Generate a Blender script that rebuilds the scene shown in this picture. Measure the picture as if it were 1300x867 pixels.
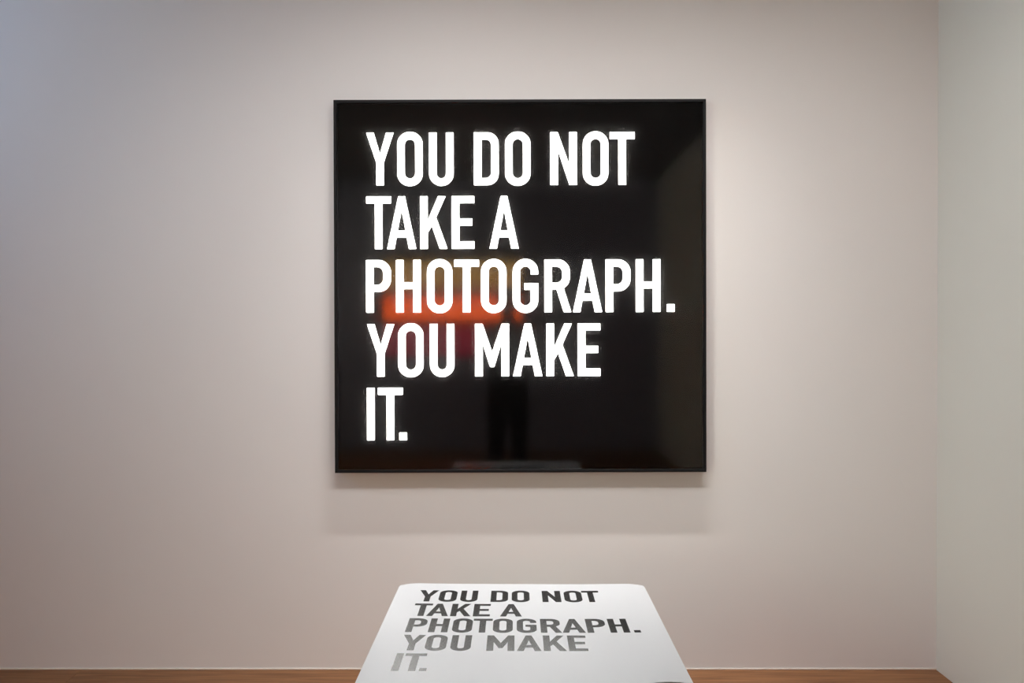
import bpy, bmesh, math, random
from mathutils import Vector, Matrix, noise
random.seed(7)
S = bpy.context.scene
C = S.collection
for o in list(bpy.data.objects):
    bpy.data.objects.remove(o)

# ------------------------------------------------------------------ camera
F = 1079.0                       # focal length in pixels of the 1300 x 867 frame
PITCH = math.radians(-0.40)
WP = 0.72                        # poster width; everything else is scaled from it
YBOX = 4.72 * WP                 # distance of the light box front
DBOX = 0.055                      # light box depth
YWALL = YBOX + DBOX + 0.004
HC = (851 - 426) / F * YWALL     # camera height from the floor line on the far wall
cam = bpy.data.cameras.new('camera')
cam.sensor_width = 36.0
cam.lens = 36.0 * F / 1300.0
cam.clip_start = 0.01
camo = bpy.data.objects.new('camera', cam)
C.objects.link(camo)
camo.location = (0, 0, HC)
camo.rotation_euler = (math.pi / 2 + PITCH, 0, 0)
S.camera = camo

def P(u, v, y):
    """photo pixel -> point on the plane Y = y"""
    d = Vector(((u - 650) / F, 1.0, -(v - 433.5) / F))
    c, s = math.cos(PITCH), math.sin(PITCH)
    d = Vector((d.x, d.y * c - d.z * s, d.y * s + d.z * c))
    return Vector((0, 0, HC)) + d * (y / d.y)

# ------------------------------------------------------------------ world, exposure, lights
S.view_settings.view_transform = 'Standard'
S.view_settings.look = 'None'
S.view_settings.gamma = 1
S.view_settings.use_curve_mapping = False
S.view_settings.exposure = 0.0
w = bpy.data.worlds.new('world')
S.world = w
w.use_nodes = True
w.node_tree.nodes['Background'].inputs[0].default_value = (0.6, 0.7, 0.9, 1)
w.node_tree.nodes['Background'].inputs[1].default_value = 0.05

ZCEIL = 3.2
XR = P(1190, 433, YWALL).x       # right wall
XL = -3.1
YR = -3.3                        # rear wall behind the camera

WARM = (1.0, 0.975, 0.945)
WASHER_W = 8                    # linear wall washer close to the far wall
FAR_SPOTS = [(-0.40, YWALL - 1.85, -0.55, 1.3, 42, WARM),      # x, y, aim x, aim z, watts
             (0.30, YWALL - 1.85, 0.10, 1.4, 37, WARM),
             (0.90, YWALL - 1.85, 0.92, 1.25, 31, WARM)]
PANEL_L = 10.3                     # radiance of the ceiling panels
PANEL_C = (1.0, 0.985, 0.97)
WINDOW_STRENGTH = 5.8            # bluish daylight
FILL_WINDOW_STRENGTH = 8.5           # unseen greenish fill, added to brighten the rear and right walls

# ------------------------------------------------------------------ helpers
def mat(name):
    m = bpy.data.materials.new(name)
    m.use_nodes = True
    nt = m.node_tree
    b = nt.nodes['Principled BSDF']
    return m, nt, b

def plain(name, col, rough=0.5, spec=0.5, metal=0.0):
    m, nt, b = mat(name)
    n = nt.nodes.new('ShaderNodeTexNoise')
    n.inputs['Scale'].default_value = 40
    tc = nt.nodes.new('ShaderNodeTexCoord')
    nt.links.new(tc.outputs['Object'], n.inputs['Vector'])
    mr = nt.nodes.new('ShaderNodeMapRange')
    mr.inputs[3].default_value = rough * 0.93
    mr.inputs[4].default_value = min(1, rough * 1.07)
    nt.links.new(n.outputs['Fac'], mr.inputs[0])
    nt.links.new(mr.outputs[0], b.inputs['Roughness'])
    b.inputs['Base Color'].default_value = (*col, 1)
    b.inputs['Specular IOR Level'].default_value = spec
    b.inputs['Metallic'].default_value = metal
    return m

def emit(name, col, s):
    m = bpy.data.materials.new(name)
    m.use_nodes = True
    nt = m.node_tree
    nt.nodes.clear()
    e = nt.nodes.new('ShaderNodeEmission')
    e.inputs[0].default_value = (*col, 1)
    e.inputs[1].default_value = s
    o = nt.nodes.new('ShaderNodeOutputMaterial')
    nt.links.new(e.outputs[0], o.inputs[0])
    return m

def paint(name, col):
    """rolled emulsion: faint linen-like relief, slightly uneven tone"""
    m, nt, b = mat(name)
    tc = nt.nodes.new('ShaderNodeTexCoord')
    n1 = nt.nodes.new('ShaderNodeTexNoise')
    n1.inputs['Scale'].default_value = 260
    n1.inputs['Detail'].default_value = 3
    n2 = nt.nodes.new('ShaderNodeTexNoise')
    n2.inputs['Scale'].default_value = 1.7
    n2.inputs['Detail'].default_value = 4
    mp = nt.nodes.new('ShaderNodeMapping')
    mp.inputs['Scale'].default_value = (1, 1, 0.45)
    nt.links.new(tc.outputs['Object'], mp.inputs[0])
    nt.links.new(mp.outputs[0], n1.inputs['Vector'])
    nt.links.new(tc.outputs['Object'], n2.inputs['Vector'])
    bp = nt.nodes.new('ShaderNodeBump')
    bp.inputs['Strength'].default_value = 0.10
    bp.inputs['Distance'].default_value = 0.0015
    nt.links.new(n1.outputs['Fac'], bp.inputs['Height'])
    nt.links.new(bp.outputs[0], b.inputs['Normal'])
    mx = nt.nodes.new('ShaderNodeMixRGB')
    mx.inputs[1].default_value = (*[c * 0.975 for c in col], 1)
    mx.inputs[2].default_value = (*[min(1, c * 1.02) for c in col], 1)
    nt.links.new(n2.outputs['Fac'], mx.inputs[0])
    nt.links.new(mx.outputs[0], b.inputs['Base Color'])
    b.inputs['Roughness'].default_value = 0.75
    b.inputs['Specular IOR Level'].default_value = 0.25
    return m

def add_box(bm, x0, x1, y0, y1, z0, z1, bev=0.0):
    vs = [bm.verts.new(p) for p in [(x0, y0, z0), (x1, y0, z0), (x1, y1, z0), (x0, y1, z0),
                                    (x0, y0, z1), (x1, y0, z1), (x1, y1, z1), (x0, y1, z1)]]
    fs = [bm.faces.new([vs[i] for i in f]) for f in
          [(3, 2, 1, 0), (4, 5, 6, 7), (0, 1, 5, 4), (1, 2, 6, 5), (2, 3, 7, 6), (3, 0, 4, 7)]]
    if bev:
        es = {e for f in fs for e in f.edges}
        bmesh.ops.bevel(bm, geom=list(es), offset=bev, segments=2, affect='EDGES', profile=0.6)

def add_tube(bm, a, b, r0, r1=None, seg=24):
    r1 = r0 if r1 is None else r1
    a, b = Vector(a), Vector(b)
    q = (b - a).to_track_quat('Z', 'Y')
    A, B = [], []
    for i in range(seg):
        t = 2 * math.pi * i / seg
        d = Vector((math.cos(t), math.sin(t), 0))
        A.append(bm.verts.new(a + q @ (d * r0)))
        B.append(bm.verts.new(b + q @ (d * r1)))
    for i in range(seg):
        j = (i + 1) % seg
        bm.faces.new([A[i], A[j], B[j], B[i]])
    bm.faces.new(A[::-1])
    bm.faces.new(B)

def obj(name, bm, m, parent=None, smooth=False):
    me = bpy.data.meshes.new(name)
    bmesh.ops.recalc_face_normals(bm, faces=bm.faces)
    bm.to_mesh(me)
    bm.free()
    if smooth:
        for p in me.polygons:
            p.use_smooth = True
    me.materials.append(m)
    o = bpy.data.objects.new(name, me)
    C.objects.link(o)
    o.parent = parent
    return o

def box(name, m, dims, parent=None, bev=0.0):
    bm = bmesh.new()
    add_box(bm, *dims, bev=bev)
    return obj(name, bm, m, parent)

def tag(o, label=None, cat=None, group=None, kind=None):
    for k, v in (('label', label), ('category', cat), ('group', group), ('kind', kind)):
        if v:
            o[k] = v
    return o

def thing(name, label, cat, loc=(0, 0, 0), group=None):
    o = bpy.data.objects.new(name, None)
    C.objects.link(o)
    o.location = loc
    o.empty_display_size = 0.1
    return tag(o, label, cat, group)

# ------------------------------------------------------------------ setting
M_WALL = paint('wall_paint', (0.78, 0.76, 0.755))
M_WALL2 = paint('side_wall_paint', (0.82, 0.82, 0.77))
M_WALL3 = paint('dark_wall_paint', (0.12, 0.12, 0.125))
M_CEIL = paint('ceiling_paint', (0.08, 0.08, 0.085))
M_REAR = paint('rear_wall_paint', (0.42, 0.375, 0.47))
T = 0.12
tag(box('wall_back', M_WALL, (XL - T, XR + T, YWALL, YWALL + T, -0.05, ZCEIL)), 'pale beige painted gallery wall behind the light box', kind='structure')
tag(box('wall_right', M_WALL2, (XR, XR + T, YR, YWALL, -0.05, ZCEIL)), 'pale grey painted side wall meeting the beige wall', kind='structure')
tag(box('wall_rear', M_REAR, (XL - T, XR + T, YR - T, YR, -0.05, ZCEIL)), 'pale painted wall facing the light box', kind='structure')
tag(box('ceiling', M_CEIL, (XL - T, XR + T, YR - T, YWALL + T, ZCEIL, ZCEIL + T)), 'dark grey gallery ceiling', kind='structure')

# left wall with two window openings: (y0, y1, z0, z1, glow colour, strength, label)
WINS = [(1.35, 2.95, 2.2, 3.05, (0.45, 0.70, 1.0), WINDOW_STRENGTH, 'high frosted window beside the beige wall'),
        (-2.6, -0.6, 0.95, 2.75, (0.93, 1.0, 0.80), FILL_WINDOW_STRENGTH, 'tall frosted window added as a greenish fill light')]  # added out of view, only to light the rear and right walls
bm = bmesh.new()
ys = [YR]
for w_ in sorted(WINS):
    add_box(bm, XL - T, XL, ys[-1], w_[0], -0.05, ZCEIL)
    add_box(bm, XL - T, XL, w_[0], w_[1], -0.05, w_[2])
    add_box(bm, XL - T, XL, w_[0], w_[1], w_[3], ZCEIL)
    ys.append(w_[1])
add_box(bm, XL - T, XL, ys[-1], YWALL, -0.05, ZCEIL)
tag(obj('wall_left', bm, M_WALL3), 'dark grey painted side wall with a frosted window and an added fill window', kind='structure')
M_WHITE = plain('white_lacquer', (0.75, 0.75, 0.74), 0.4)
for i, (y0, y1, z0, z1, col, st, lab) in enumerate(WINS):
    pm = emit('glowing_frosted_pane', col, st)
    yc = (y0 + y1) / 2
    bm = bmesh.new()
    for a in [(y0, y1, z0, z0 + 0.05), (y0, y1, z1 - 0.05, z1), (y0, y0 + 0.05, z0 + 0.05, z1 - 0.05),
              (y1 - 0.05, y1, z0 + 0.05, z1 - 0.05), (yc - 0.025, yc + 0.025, z0 + 0.05, z1 - 0.05)]:
        add_box(bm, XL - 0.09, XL - 0.03, *a)
    win = tag(obj('window_%d' % (i + 1), bm, M_WHITE), lab, kind='structure')
    for a, b in ((y0 + 0.05, yc - 0.025), (yc + 0.025, y1 - 0.05)):
        box('pane', pm, (XL - 0.065, XL - 0.055, a, b, z0 + 0.05, z1 - 0.05), win)

# oak floor: base slab plus separate planks running along the far wall
def wood():
    m, nt, b = mat('oiled_oak')
    tc = nt.nodes.new('ShaderNodeTexCoord')
    oi = nt.nodes.new('ShaderNodeObjectInfo')
    ad = nt.nodes.new('ShaderNodeVectorMath')
    ad.operation = 'MULTIPLY_ADD'
    ad.inputs[1].default_value = (1, 1, 1)
    mul = nt.nodes.new('ShaderNodeVectorMath')
    mul.operation = 'SCALE'
    mul.inputs['Scale'].default_value = 37
    nt.links.new(oi.outputs['Random'], mul.inputs[0])
    nt.links.new(tc.outputs['Object'], ad.inputs[0])
    nt.links.new(mul.outputs[0], ad.inputs[2])
    mp = nt.nodes.new('ShaderNodeMapping')
    mp.inputs['Scale'].default_value = (1.6, 26, 10)
    nt.links.new(ad.outputs[0], mp.inputs[0])
    n = nt.nodes.new('ShaderNodeTexNoise')
    n.inputs['Scale'].default_value = 2.2
    n.inputs['Detail'].default_value = 7
    n.inputs['Distortion'].default_value = 0.7
    nt.links.new(mp.outputs[0], n.inputs['Vector'])
    cr = nt.nodes.new('ShaderNodeValToRGB')
    cr.color_ramp.elements[0].position = 0.28
    cr.color_ramp.elements[0].color = (0.16, 0.068, 0.028, 1)
    cr.color_ramp.elements[1].position = 0.72
    cr.color_ramp.elements[1].color = (0.31, 0.145, 0.062, 1)
    nt.links.new(n.outputs['Fac'], cr.inputs[0])
    hs = nt.nodes.new('ShaderNodeHueSaturation')
    mr = nt.nodes.new('ShaderNodeMapRange')
    mr.inputs[3].default_value = 0.82
    mr.inputs[4].default_value = 1.15
    nt.links.new(oi.outputs['Random'], mr.inputs[0])
    nt.links.new(mr.outputs[0], hs.inputs['Value'])
    nt.links.new(cr.outputs[0], hs.inputs['Color'])
    nt.links.new(hs.outputs[0], b.inputs['Base Color'])
    bp = nt.nodes.new('ShaderNodeBump')
    bp.inputs['Strength'].default_value = 0.15
    bp.inputs['Distance'].default_value = 0.001
    nt.links.new(n.outputs['Fac'], bp.inputs['Height'])
    nt.links.new(bp.outputs[0], b.inputs['Normal'])
    b.inputs['Roughness'].default_value = 0.55
    b.inputs['Specular IOR Level'].default_value = 0.3
    return m
M_WOOD = wood()
floor = tag(box('floor', plain('dark_joint', (0.06, 0.035, 0.02), 0.8), (XL, XR, YR, YWALL, -0.05, -0.004)), 'brown oak plank floor along the beige wall', kind='structure')
PW, PL = 0.20, 1.9
bm = bmesh.new()
add_box(bm, 0.0006, PL - 0.0006, 0.0006, PW - 0.0006, -0.016, 0, bev=0.0008)
plank_me = None
rows = int((YWALL - YR) / PW) + 1
for r in range(rows):
    y1 = YWALL - r * PW
    y0 = max(YR, y1 - PW)
    x = XL - random.uniform(0, PL * 0.9)
    while x < XR:
        a, b = max(x, XL), min(x + PL, XR)
        if b - a > 0.02:
            if abs(b - a - PL) < 1e-6 and abs(y1 - y0 - PW) < 1e-6:
                if plank_me is None:
                    o = obj('plank', bm, M_WOOD, floor)
                    plank_me = o.data
                else:
                    o = bpy.data.objects.new('plank', plank_me)
                    C.objects.link(o)
                    o.parent = floor
            else:
                bb = bmesh.new()
                add_box(bb, 0.0006, b - a - 0.0006, 0.0006, y1 - y0 - 0.0006, -0.016, 0, bev=0.0008)
                o = obj('plank', bb, M_WOOD, floor)
            o.location = (a, y0, 0)
        x += PL
# thin pale bead where the wall meets the planks
box_t = box('trim_1', plain('pale_bead', (0.80, 0.74, 0.68), 0.5), (XL, XR, YWALL - 0.004, YWALL, 0.0, 0.0055), bev=0.001)
tag(box_t, 'thin pale bead along the foot of the beige wall', kind='structure')

# ------------------------------------------------------------------ lettering: condensed bold grotesque, cap height 68 units
def arc(cx, cy, rx, ry, a0, a1, n=14):
    return [(cx + rx * math.cos(math.radians(a0 + (a1 - a0) * i / n)),
             cy + ry * math.sin(math.radians(a0 + (a1 - a0) * i / n))) for i in range(n + 1)]
H = 68.0
def stadium(x0, x1, y0, y1, r):
    return (arc(x1 - r, y1 - r, r, r, 0, 90) + arc(x0 + r, y1 - r, r, r, 90, 180) +
            arc(x0 + r, y0 + r, r, r, 180, 270) + arc(x1 - r, y0 + r, r, r, 270, 360))
def bowl(x1, y0, y1, r, x0=0):
    return [(x0, y0)] + arc(x1 - r, y0 + r, r, r, 270, 360) + arc(x1 - r, y1 - r, r, r, 0, 90) + [(x0, y1)]
G = {
 'I': (11.0, [[(0, 0), (11, 0), (11, H), (0, H)]]),
 '.': (11.0, [[(0, 0), (11, 0), (11, 11), (0, 11)]]),
 'T': (32.8, [[(10.9, 0), (21.8, 0), (21.8, 57.8), (32.8, 57.8), (32.8, H), (0, H), (0, 57.8), (10.9, 57.8)]]),
 'H': (32.6, [[(0, 0), (11, 0), (11, 29.8), (21.6, 29.8), (21.6, 0), (32.6, 0), (32.6, H), (21.6, H), (21.6, 39.7), (11, 39.7), (11, H), (0, H)]]),
 'E': (30.0, [[(0, 0), (30, 0), (30, 10.8), (11, 10.8), (11, 29.3), (27.3, 29.3), (27.3, 39.6), (11, 39.6), (11, 57.8), (30, 57.8), (30, H), (0, H)]]),
 'A': (38.6, [[(0, 0), (10.7, 0), (13.4, 14.4), (25.2, 14.4), (27.9, 0), (38.6, 0), (24.0, H), (14.6, H)],
              [(15.2, 24.5), (23.4, 24.5), (19.3, 46.4)]]),
 'N': (35.1, [[(0, 0), (11.2, 0), (11.2, 40.3), (24.6, 0), (35.1, 0), (35.1, H), (24.0, H), (24.0, 30.6), (10.7, H), (0, H)]]),
 'M': (44.3, [[(0, 0), (11, 0), (11, 37.6), (19.2, 11.8), (25.4, 11.8), (33.4, 37.6), (33.4, 0), (44.3, 0), (44.3, H), (34.0, H), (22.3, 33.6), (10.6, H), (0, H)]]),
 'Y': (36.4, [[(12.9, 0), (23.6, 0), (23.6, 29.2), (36.4, H), (25.5, H), (18.2, 42.7), (10.8, H), (0, H), (12.9, 29.2)]]),
 'K': (36.2, [[(0, 0), (10.9, 0), (10.9, 20.6), (15.3, 28.3), (25.0, 0), (36.2, 0), (21.6, 40.6), (34.0, H), (23.0, H), (10.9, 39.8), (10.9, H), (0, H)]]),
 'O': (33.5, [stadium(0, 33.5, -0.9, 68.9, 16.4), stadium(10.8, 22.7, 9.9, 58.1, 5.9)]),
 'U': (32.3, [[(0, H)] + arc(16.15, 15.4, 16.15, 16.2, 180, 360, 24) + [(32.3, H), (21.4, H)] + arc(16.15, 15.2, 5.25, 5.3, 360, 180, 16) + [(10.9, H)]]),
 'D': (32.5, [bowl(32.5, 0, H, 15.0), bowl(21.6, 10.2, 57.8, 6.2, 10.9)]),
 'P': (32.8, [[(0, 0), (11, 0), (11, 26.2)] + bowl(32.8, 26.2, H, 16.6, 11)[1:-1] + [(0, H)], bowl(21.7, 36.3, 57.8, 7.2, 11)]),
 'R': (35.6, [[(0, 0), (10.9, 0), (10.9, 28.6), (15.6, 28.6), (24.6, 0), (35.6, 0), (25.9, 30.2)] +
              arc(17.8, 43.6, 15.6, 14.6, -52, 0, 8) + arc(17.8, 52.4, 15.6, 15.6, 0, 90) + [(0, H)],
              bowl(22.5, 38.6, 57.8, 6.8, 10.9)]),
 'G': (33.8, [[(14.8, 28.4), (22.9, 28.4)] + arc(16.85, 15.9, 6.05, 5.9, 0, -180, 14) + arc(16.85, 52.2, 6.05, 5.9, 180, 0, 14) +
              [(22.9, 47.7), (33.6, 47.7)] + arc(16.85, 52.2, 16.8, 16.7, 0, 180, 26) + arc(16.85, 15.8, 16.85, 16.7, 180, 360, 26) + [(33.7, 38.2), (14.8, 38.2)]]),
}
# text set in the square: (character, left edge, baseline) in photo pixels of the light box
LINES = [
 (235.6, [('Y', 464.7), ('O', 504.2), ('U', 544.6), ('D', 601.6), ('O', 641.0), ('N', 698.2), ('O', 739.7), ('T', 773.9)]),
 (316.3, [('T', 464.7), ('A', 490.9), ('K', 533.0), ('E', 573.0), ('A', 620.8)]),
 (397.0, [('P', 464.3), ('H', 502.3), ('O', 541.5), ('T', 576.0), ('O', 610.1), ('G', 650.2), ('R', 690.5), ('A', 726.5), ('P', 768.2), ('H', 806.4), ('.', 845.8)]),
 (478.2, [('Y', 465.0), ('O', 504.7), ('U', 545.0), ('M', 602.3), ('A', 650.4), ('K', 692.8), ('E', 732.5)]),
 (559.0, [('I', 465.0), ('T', 479.0), ('.', 505.9)]),
]
BX0, BX1, BY0, BY1 = 424.2, 896.6, 126.6, 600.0     # light box outline in the photo

def glyph_mesh(ch, k, thick, inset=0.0):
    """glyph in the XZ plane, facing -Y, k metres per unit"""
    cu = bpy.data.curves.new('glyph', 'CURVE')
    cu.dimensions = '2D'
    cu.fill_mode = 'BOTH'
    cu.extrude = thick / 2
    cu.offset = -inset * k
    for pts in G[ch][1]:
        cl = []
        for p in pts:
            if not cl or (abs(p[0] - cl[-1][0]) + abs(p[1] - cl[-1][1])) > 1e-3:
                cl.append(p)
        if abs(cl[0][0] - cl[-1][0]) + abs(cl[0][1] - cl[-1][1]) < 1e-3:
            cl.pop()
        sp = cu.splines.new('POLY')
        sp.points.add(len(cl) - 1)
        for q, p in zip(sp.points, cl):
            q.co = (p[0] * k, p[1] * k, 0, 1)
        sp.use_cyclic_u = True
    o = bpy.data.objects.new('glyph', cu)
    C.objects.link(o)
    dg = bpy.context.evaluated_depsgraph_get()
    me = bpy.data.meshes.new_from_object(o.evaluated_get(dg))
    bpy.data.objects.remove(o)
    bpy.data.curves.remove(cu)
    return me

# ------------------------------------------------------------------ light box
pc = P((BX0 + BX1) / 2, (BY0 + BY1) / 2, YBOX)
UNIT = YBOX / F                                      # metres per photo pixel on the front plane
BW, BH = (BX1 - BX0) * UNIT, (BY1 - BY0) * UNIT
lb = thing('light_box', 'large square black light box with glowing white capital letters on beige wall', 'light box', pc)
lb.rotation_euler = (0, math.radians(-0.16), 0)
M_FRAME = plain('black_powder_coat', (0.008, 0.008, 0.009), 0.5, 0.14)
M_FILM = plain('black_film', (0.0012, 0.0011, 0.0012), 0.9, 0.0)
RIM = 0.0115
hw, hh = BW / 2, BH / 2
bm = bmesh.new()
# four mitred rim walls with a small front bevel, open to the front
prof = [(0, DBOX), (0, 0.0015), (0.0015, 0), (RIM - 0.001, 0), (RIM, 0.001), (RIM, DBOX)]   # (inset, depth)
rings = []
for ins, dep in prof:
    rings.append([bm.verts.new((sx * (hw - ins), dep, sz * (hh - ins))) for sx, sz in ((-1, -1), (1, -1), (1, 1), (-1, 1))])
for a, b in zip(rings, rings[1:] + rings[:1]):
    for i in range(4):
        j = (i + 1) % 4
        bm.faces.new([a[i], a[j], b[j], b[i]])
obj('frame', bm, M_FRAME, lb)
box('back_panel', M_FRAME, (-hw + RIM, hw - RIM, DBOX - 0.006, DBOX, -hh + RIM, hh - RIM), lb)
YF = 0.024
face = box('face_film', M_FILM, (-hw + RIM, hw - RIM, YF, YF + 0.003, -hh + RIM, hh - RIM), lb)

def acrylic():
    m = bpy.data.materials.new('glossy_acrylic')
    m.use_nodes = True
    nt = m.node_tree
    nt.nodes.clear()
    N = nt.nodes.new
    tr, gl, hz = N('ShaderNodeBsdfTransparent'), N('ShaderNodeBsdfGlossy'), N('ShaderNodeBsdfTranslucent')
    gl.inputs['Roughness'].default_value = 0.062
    hz.inputs['Color'].default_value = (0.95, 0.93, 0.9, 1)
    fr = N('ShaderNodeFresnel')
    fr.inputs['IOR'].default_value = 1.42
    m1, m2, out = N('ShaderNodeMixShader'), N('ShaderNodeMixShader'), N('ShaderNodeOutputMaterial')
    n = N('ShaderNodeTexNoise')
    n.inputs['Scale'].default_value = 9
    mr = N('ShaderNodeMapRange')
    mr.inputs[3].default_value = 0.012
    mr.inputs[4].default_value = 0.014
    nt.links.new(n.outputs['Fac'], mr.inputs[0])
    nt.links.new(mr.outputs[0], m1.inputs[0])
    nt.links.new(tr.outputs[0], m1.inputs[1])
    nt.links.new(hz.outputs[0], m1.inputs[2])
    nt.links.new(fr.outputs[0], m2.inputs[0])
    nt.links.new(m1.outputs[0], m2.inputs[1])
    nt.links.new(gl.outputs[0], m2.inputs[2])
    nt.links.new(m2.outputs[0], out.inputs[0])
    return m
YP = 0.003
box('acrylic_sheet', acrylic(), (-hw + RIM, hw - RIM, YP, YP + 0.003, -hh + RIM, hh - RIM), lb)
M_LET = emit('backlit_white', (1.0, 0.985, 0.95), 8.0)
cx, cy = (BX0 + BX1) / 2, (BY0 + BY1) / 2
KF = (YBOX + YF) / F
cache = {}
for base, chars in LINES:
    for ch, x in chars:
        if ch not in cache:
            me = glyph_mesh(ch, KF, 0.0012, 0.8)
            me.materials.append(M_LET)
            me.transform(Matrix.Rotation(math.pi / 2, 4, 'X'))
            cache[ch] = me
        o = bpy.data.objects.new('letter', cache[ch])
        C.objects.link(o)
        o.parent = lb
        q = P(x, base, YBOX + YF)
        o.location = (q.x - pc.x, YF - 0.0008, q.z - pc.z)

# ------------------------------------------------------------------ posters
HP = HC - 1.022 * WP - 0.006             # top of the pile
PX0 = -0.331
PY0, PY1 = 2.505 * WP, 3.505 * WP
def sheet_z(u, v):
    """height of the relaxed sheet over the pile, u across, v away from the viewer (0..1)"""
    s = 2 * u - 1
    z = 0.0062 * (s * s) * (0.25 + 0.75 * v)
    z += 0.0018 * math.sin(u * 5.1 - 0.8) * v
    e = max(0, v - 0.95) / 0.05
    d = max(0, 0.085 - min(u, 1 - u)) / 0.085
    z -= 0.0062 * (d ** 2.2) * (e ** 1.2)                # softened, dropping back corners
    z -= 0.0007 * (d ** 2)
    f = max(0, 0.25 - v) / 0.25
    z += 0.004 * f * f * math.exp(-((u - 0.93) / 0.07) ** 2)
    return z + 0.0012
M_PAPER = plain('coated_paper', (0.745, 0.75, 0.77), 0.38, 0.35)
def ink():
    m, nt, b = mat('glossy_black_ink')
    b.inputs['Base Color'].default_value = (0.011, 0.010, 0.010, 1)
    n = nt.nodes.new('ShaderNodeTexNoise')
    n.inputs['Scale'].default_value = 30
    mr = nt.nodes.new('ShaderNodeMapRange')
    mr.inputs[3].default_value = 0.24
    mr.inputs[4].default_value = 0.27
    nt.links.new(n.outputs['Fac'], mr.inputs[0])
    nt.links.new(mr.outputs[0], b.inputs['Roughness'])
    b.inputs['IOR'].default_value = 1.78
    b.inputs['Specular IOR Level'].default_value = 0.5
    return m
M_INK = ink()
def sheet(name, zoff, skew, parent=None):
    n = 48
    bm = bmesh.new()
    g = {}
    for lay in (0, 1):
        for i in range(n + 1):
            for j in range(n + 1):
                u, v = i / n, j / n
                g[lay, i, j] = bm.verts.new((u * WP, v * WP, sheet_z(u, v) + zoff - lay * 0.0003))
    for i in range(n):
        for j in range(n):
            bm.faces.new([g[0, i, j], g[0, i + 1, j], g[0, i + 1, j + 1], g[0, i, j + 1]])
            bm.faces.new([g[1, i, j + 1], g[1, i + 1, j + 1], g[1, i + 1, j], g[1, i, j]])
    for i in range(n):
        bm.faces.new([g[1, i, 0], g[1, i + 1, 0], g[0, i + 1, 0], g[0, i, 0]])
        bm.faces.new([g[0, i, n], g[0, i + 1, n], g[1, i + 1, n], g[1, i, n]])
        bm.faces.new([g[0, 0, i], g[0, 0, i + 1], g[1, 0, i + 1], g[1, 0, i]])
        bm.faces.new([g[1, n, i], g[1, n, i + 1], g[0, n, i + 1], g[0, n, i]])
    o = obj(name, bm, M_PAPER, parent, smooth=True)
    bm = bmesh.new()
    bm.from_mesh(o.data)
    for e in bm.edges:
        if len(e.link_faces) == 2 and e.calc_face_angle(0) > 0.7:
            e.smooth = False
    bm.to_mesh(o.data)
    bm.free()
    return o
top = thing('poster', 'white square poster printed with black capital letters, topmost of the pile', 'poster', (PX0, PY0, HP))
top.location.x -= 0.0035
top.rotation_euler = (0, 0, math.radians(-0.28))      # the loose sheet lies a touch askew
sheet('paper', 0, 0, top)
TS = 0.985                        # print is set a little smaller than the full sheet
for base, chars in LINES:
    for ch, x in chars:
        me = glyph_mesh(ch, WP / (BX1 - BX0) * TS, 0.0002)
        gx = 0.5 + ((x - BX0) / (BX1 - BX0) - 0.5) * TS
        gy = 1 - (0.5 + ((base - BY0) / (BY1 - BY0) - 0.5) * TS)
        for vtx in me.vertices:
            X, Y = gx * WP + vtx.co.x, gy * WP + vtx.co.y
            vtx.co = (X, Y, sheet_z(X / WP, Y / WP) + 0.00015 + vtx.co.z)
        me.materials.append(M_INK)
        o = bpy.data.objects.new('letter', me)
        C.objects.link(o)
        o.parent = top
# the pile below, sheet upon sheet
bm = bmesh.new()
nl = 170
ZT = HP + min(sheet_z(i / 40, j / 40) for i in range(41) for j in range(41)) - 0.0006
dz = ZT / nl
for i in range(nl):
    jx, jy = random.gauss(0, 0.0006), random.gauss(0, 0.0006) + 0.001
    add_box(bm, PX0 + jx + 0.001, PX0 + WP - 0.001 + jx, PY0 + jy + 0.001, PY0 + WP - 0.001 + jy, i * dz + 0.0002, (i + 1) * dz)
pile = obj('poster_pile', bm, M_PAPER)
tag(pile, 'tall pile of white square sheets standing on the oak floor', 'paper pile', kind='stuff')

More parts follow.
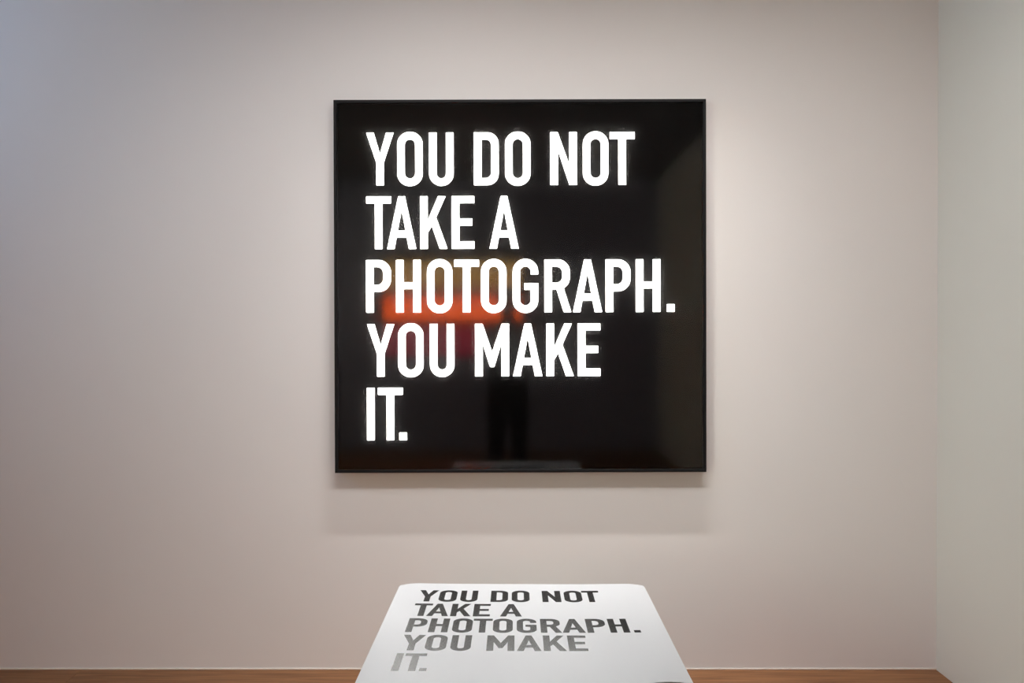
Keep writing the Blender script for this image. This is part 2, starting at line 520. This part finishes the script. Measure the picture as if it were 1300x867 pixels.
# ------------------------------------------------------------------ lamps of the room
M_LAMP = plain('white_lamp_metal', (0.62, 0.62, 0.61), 0.45)
M_TRACK = plain('black_track_metal', (0.02, 0.02, 0.02), 0.5)
M_LENS = emit('lamp_lens', (1.0, 0.86, 0.72), 4.0)
def track(y, label):
    t = thing('light_track', label, 'light track', (0, y, ZCEIL))
    bm = bmesh.new()
    add_box(bm, -2.2, 1.55, -0.017, -0.007, -0.034, 0)
    add_box(bm, -2.2, 1.55, 0.007, 0.017, -0.034, 0)
    add_box(bm, -2.2, 1.55, -0.007, 0.007, -0.012, 0)
    obj('rail', bm, M_TRACK, t)
    for x in (-2.21, 1.55):
        box('end_cap', M_TRACK, (x, x + 0.01, -0.018, 0.018, -0.035, 0), t)
    return t
def spotlight(x, y, ax, az, watts, col, label, size):
    t = thing('track_spotlight', label, 'spotlight', (x, y, ZCEIL - 0.034), 'track spotlights')
    box('adapter', M_TRACK, (-0.06, 0.06, -0.016, 0.016, -0.022, 0.0), t, bev=0.003)
    bm = bmesh.new()
    add_tube(bm, (0, 0, -0.022), (0, 0, -0.075), 0.008)
    obj('stem', bm, M_LAMP, t)
    pos = Vector((x, y, ZCEIL - 0.13))
    d = (Vector((ax, YWALL, az)) - pos).normalized()
    o0 = Vector((0, 0, -0.096))
    bm = bmesh.new()
    add_tube(bm, o0 - d * 0.07, o0 - d * 0.05, 0.028, 0.04)
    add_tube(bm, o0 - d * 0.05, o0 + d * 0.06, 0.04, 0.044)
    obj('housing', bm, M_LAMP, t, smooth=False)
    bm = bmesh.new()
    add_tube(bm, o0 + d * 0.0601, o0 + d * 0.0605, 0.034)
    obj('lens', bm, M_LENS, t)
    L = bpy.data.lights.new('spot', 'SPOT')
    L.energy = watts
    L.color = col
    L.spot_size = math.radians(size)
    L.spot_blend = 1.0
    L.shadow_soft_size = 0.07
    lo = bpy.data.objects.new('spot', L)
    C.objects.link(lo)
    lo.location = pos + Vector((0, 0, 0)) + d * 0.075
    lo.rotation_euler = d.to_track_quat('-Z', 'Y').to_euler()
    lo.parent = t
    lo.matrix_parent_inverse = Matrix.Translation(-t.location)
track(FAR_SPOTS[0][1], 'black ceiling light track carrying three spotlights')
for q, lab in zip(FAR_SPOTS, ('white track spotlight at the window end of the ceiling track',
                             'white track spotlight in the middle of the ceiling track',
                             'white track spotlight at the grey wall end of the ceiling track')):
    spotlight(*q, lab, 84)

# linear wall washer on two hangers
yw = YWALL - DBOX - 0.52
t = thing('wall_washer_light', 'slim white linear ceiling light washing the beige wall', 'ceiling light', (0.15, yw, ZCEIL))
dw = (Vector((0, yw + 0.3, 0.0)) - Vector((0, yw, ZCEIL - 0.06))).normalized()
qw = dw.to_track_quat('-Z', 'Y')
bm = bmesh.new()
add_box(bm, -0.72, 0.72, -0.03, 0.03, 0.0, 0.04, bev=0.004)
hs = obj('housing', bm, M_LAMP, t)
hs.location = (0, 0, -0.06)
hs.rotation_euler = qw.to_euler()
for x in (-0.5, 0.5):
    bm = bmesh.new()
    add_tube(bm, (x, 0, -0.045), (x, 0, 0), 0.006)
    obj('hanger', bm, M_LAMP, t)
L = bpy.data.lights.new('washer', 'AREA')
L.shape = 'RECTANGLE'
L.size, L.size_y = 1.4, 0.045
L.energy, L.color = WASHER_W, WARM
L.spread = math.radians(62)
lo = bpy.data.objects.new('washer', L)
C.objects.link(lo)
lo.parent = t
lo.location = Vector((0, 0, -0.06)) + dw * 0.003
lo.rotation_euler = qw.to_euler()

# recessed diffuser panels in the ceiling
M_DIFF = emit('panel_diffuser', PANEL_C, PANEL_L)
for x, lab in ((-0.55, 'rectangular ceiling light panel beside the high window end'), (0.85, 'rectangular ceiling light panel by the grey side wall')):
    t = thing('ceiling_panel_light', lab, 'ceiling light', (x, 1.78, ZCEIL), 'ceiling panels')
    bm = bmesh.new()
    for a in [(-0.52, 0.52, -0.22, -0.20), (-0.52, 0.52, 0.20, 0.22), (-0.52, -0.50, -0.20, 0.20), (0.50, 0.52, -0.20, 0.20)]:
        add_box(bm, *a, -0.09, 0)
    obj('frame', bm, M_LAMP, t)
    box('diffuser', M_DIFF, (-0.50, 0.50, -0.20, 0.20, -0.024, -0.018), t)

# glowing red and orange display on the rear wall, mirrored in the light box
DM = 2 * YBOX - YR
def R(u, v):                      # mirrored photo pixel -> rear wall
    p = P(u, v, DM)
    return p.x, p.z
xa, za = R(488, 452)
xb, zb = R(662, 330)
t = thing('display_screen', 'wide glowing display with amber, orange and crimson bands', 'display', ((xa + xb) / 2, YR, (za + zb) / 2))
sw, sh = (xb - xa) / 2, (zb - za) / 2
box('casing', M_TRACK, (-sw - 0.02, sw + 0.02, 0.001, 0.05, -sh - 0.02, sh + 0.02), t, bev=0.004)
def bands():
    m = bpy.data.materials.new('display_bands')
    m.use_nodes = True
    nt = m.node_tree
    nt.nodes.clear()
    N = nt.nodes.new
    tc, sx, mr, cr, e, out = N('ShaderNodeTexCoord'), N('ShaderNodeSeparateXYZ'), N('ShaderNodeMapRange'), N('ShaderNodeValToRGB'), N('ShaderNodeEmission'), N('ShaderNodeOutputMaterial')
    nt.links.new(tc.outputs['Object'], sx.inputs[0])
    nt.links.new(sx.outputs['Z'], mr.inputs[0])
    mr.inputs[1].default_value = -sh
    mr.inputs[2].default_value = sh
    nt.links.new(mr.outputs[0], cr.inputs[0])
    el = cr.color_ramp.elements
    el[0].position = 0.0; el[0].color = (0.13, 0.01, 0.02, 1)
    el[1].position = 1.0; el[1].color = (0.18, 0.10, 0.02, 1)
    for p, c in ((0.25, (0.16, 0.012, 0.022)), (0.34, (0.10, 0.012, 0.012)), (0.42, (1.0, 0.13, 0.02)), (0.58, (0.8, 0.09, 0.02)), (0.66, (0.12, 0.04, 0.02)), (0.8, (0.30, 0.15, 0.03))):
        k = el.new(p)
        k.color = (*c, 1)
    nt.links.new(cr.outputs[0], e.inputs[0])
    e.inputs[1].default_value = 13.0
    nt.links.new(e.outputs[0], out.inputs[0])
    return m
box('screen', bands(), (-sw, sw, 0.0505, 0.052, -sh, sh), t)

# ------------------------------------------------------------------ photographer behind the lens, mirrored in the light box
M_TROUSER = plain('black_denim', (0.008, 0.008, 0.010), 0.85, 0.15)
M_TOP = plain('charcoal_knit', (0.035, 0.033, 0.038), 0.9, 0.15)
M_SKIN = plain('skin', (0.50, 0.30, 0.22), 0.5, 0.35)
M_HAIR = plain('dark_hair', (0.015, 0.010, 0.008), 0.55, 0.4)
M_SHOE = plain('black_leather', (0.010, 0.010, 0.010), 0.4, 0.4)
M_EYE = plain('eye', (0.03, 0.02, 0.015), 0.15, 0.6)
px, py = -0.035, -0.40
person = thing('person', 'person in black trousers and charcoal top holding a camera at chest height', 'person', (px, py, 0))
V, E_, RR, MT = [], [], [], []
def jv(p, r, par=None, ry=None):
    V.append(Vector(p)); RR.append((r, ry or r))
    if par is not None:
        E_.append((par, len(V) - 1))
    return len(V) - 1
pel = jv((0, 0, 0.94), 0.180, None, 0.115)
wst = jv((0, 0.0, 1.08), 0.165, pel, 0.110)
chs = jv((0, 0.0, 1.28), 0.170, wst, 0.115)
upc = jv((0, -0.01, 1.40), 0.120, chs, 0.090)
nk0 = jv((0, -0.012, 1.475), 0.056, upc)
nk1 = jv((0, 0.004, 1.53), 0.053, nk0)
hd0 = jv((0, 0.030, 1.575), 0.070, nk1, 0.076)
hd1 = jv((0, 0.026, 1.635), 0.079, hd0, 0.094)
hd2 = jv((0, 0.016, 1.70), 0.070, hd1, 0.082)
for sx in (-1, 1):
    hip = jv((sx * 0.086, 0, 0.87), 0.108, pel)
    kn = jv((sx * 0.094, 0.025, 0.49), 0.078, hip)
    cf = jv((sx * 0.098, 0.0, 0.34), 0.070, kn)
    an = jv((sx * 0.112, -0.01, 0.09), 0.048, cf)
    he = jv((sx * 0.114, 0.02, 0.045), 0.040, an)
    jv((sx * 0.130, 0.15, 0.036), 0.034, he)
    sh = jv((sx * 0.165, -0.01, 1.395), 0.066, upc)
    el = jv((sx * 0.235, 0.03, 1.13), 0.047, sh)
    fa = jv((sx * 0.205, 0.11, 1.20), 0.043, el)
    wr = jv((sx * 0.125 + 0.03, 0.262, 1.325), 0.027, fa)
    pa = jv((sx * 0.098 + 0.045, 0.300, 1.352), 0.030, wr)
    for k, (ln, dz_) in enumerate(((0.070, 0.026), (0.078, 0.008), (0.073, -0.010), (0.060, -0.027))):
        f0 = jv((sx * 0.104 + 0.045, 0.328, 1.360 + dz_), 0.0095, pa)
        f1 = jv((sx * 0.100 + 0.045, 0.328 + ln * 0.45, 1.364 + dz_), 0.0085, f0)
        jv((sx * 0.078 + 0.045, 0.328 + ln * 0.62, 1.364 + dz_), 0.0078, f1)
    t0 = jv((sx * 0.080 + 0.045, 0.298, 1.384), 0.0115, pa)
    jv((sx * 0.055 + 0.045, 0.300, 1.398), 0.0095, t0)
me = bpy.data.meshes.new('body')
me.from_pydata(V, E_, [])
tmp = bpy.data.objects.new('body_skeleton', me)
C.objects.link(tmp)
md = tmp.modifiers.new('skin', 'SKIN')
md.use_smooth_shade = True
for i, sv in enumerate(me.skin_vertices[0].data):
    sv.radius = RR[i]
    sv.use_root = (i == pel)
sb = tmp.modifiers.new('subd', 'SUBSURF')
sb.levels = sb.render_levels = 2
dg = bpy.context.evaluated_depsgraph_get()
bme = bpy.data.meshes.new_from_object(tmp.evaluated_get(dg))
bpy.data.objects.remove(tmp)
for m_ in (M_TOP, M_TROUSER, M_SKIN, M_SHOE):
    bme.materials.append(m_)
for f in bme.polygons:
    c = f.center
    f.use_smooth = True
    hand = c.y > 0.255 and c.z > 1.2 and c.z < 1.46
    f.material_index = 2 if (hand or c.z > 1.475) else 3 if c.z < 0.075 else 1 if c.z < 0.98 and abs(c.x) < 0.21 else 0
body = bpy.data.objects.new('body', bme)
C.objects.link(body)
body.parent = person
def blob(name, m, c, r, parent, cut=None):
    bm = bmesh.new()
    bmesh.ops.create_uvsphere(bm, u_segments=24, v_segments=16, radius=1)
    for v in bm.verts:
        v.co = Vector((c[0] + v.co.x * r[0], c[1] + v.co.y * r[1], c[2] + v.co.z * r[2]))
    if cut:
        bmesh.ops.bisect_plane(bm, geom=bm.verts[:] + bm.edges[:] + bm.faces[:], plane_co=cut[0], plane_no=cut[1], clear_outer=True)
    return obj(name, bm, m, parent, smooth=True)
blob('hair', M_HAIR, (0, 0.004, 1.672), (0.087, 0.104, 0.098), person, ((0, 0.07, 1.68), (0, 0.82, -0.57)))
blob('nose', M_SKIN, (0, 0.122, 1.622), (0.014, 0.016, 0.024), person)
blob('mouth', plain('lips', (0.40, 0.16, 0.14), 0.5), (0, 0.106, 1.578), (0.024, 0.008, 0.007), person)
for sx in (-1, 1):
    blob('eye', M_EYE, (sx * 0.032, 0.108, 1.648), (0.013, 0.008, 0.007), person)
    blob('ear', M_SKIN, (sx * 0.083, 0.012, 1.632), (0.010, 0.022, 0.032), person)

M_CAM = plain('camera_black', (0.012, 0.012, 0.012), 0.5, 0.4)
kc = thing('photo_camera', 'black handheld camera held by the person', 'camera', (-0.005, -0.04, 1.325))
box('body', M_CAM, (-0.066, 0.066, -0.045, -0.010, 0.0, 0.088), kc, bev=0.006)
box('viewfinder', M_CAM, (-0.024, 0.024, -0.045, -0.012, 0.0885, 0.108), kc, bev=0.005)
bm = bmesh.new()
add_tube(bm, (0, -0.0095, 0.044), (0, 0.012, 0.044), 0.034, 0.032, 32)
obj('lens_barrel', bm, M_CAM, kc)
bm = bmesh.new()
add_tube(bm, (0, 0.0122, 0.044), (0, 0.0135, 0.044), 0.024, 0.023, 32)
obj('lens_glass', bm, M_EYE, kc)
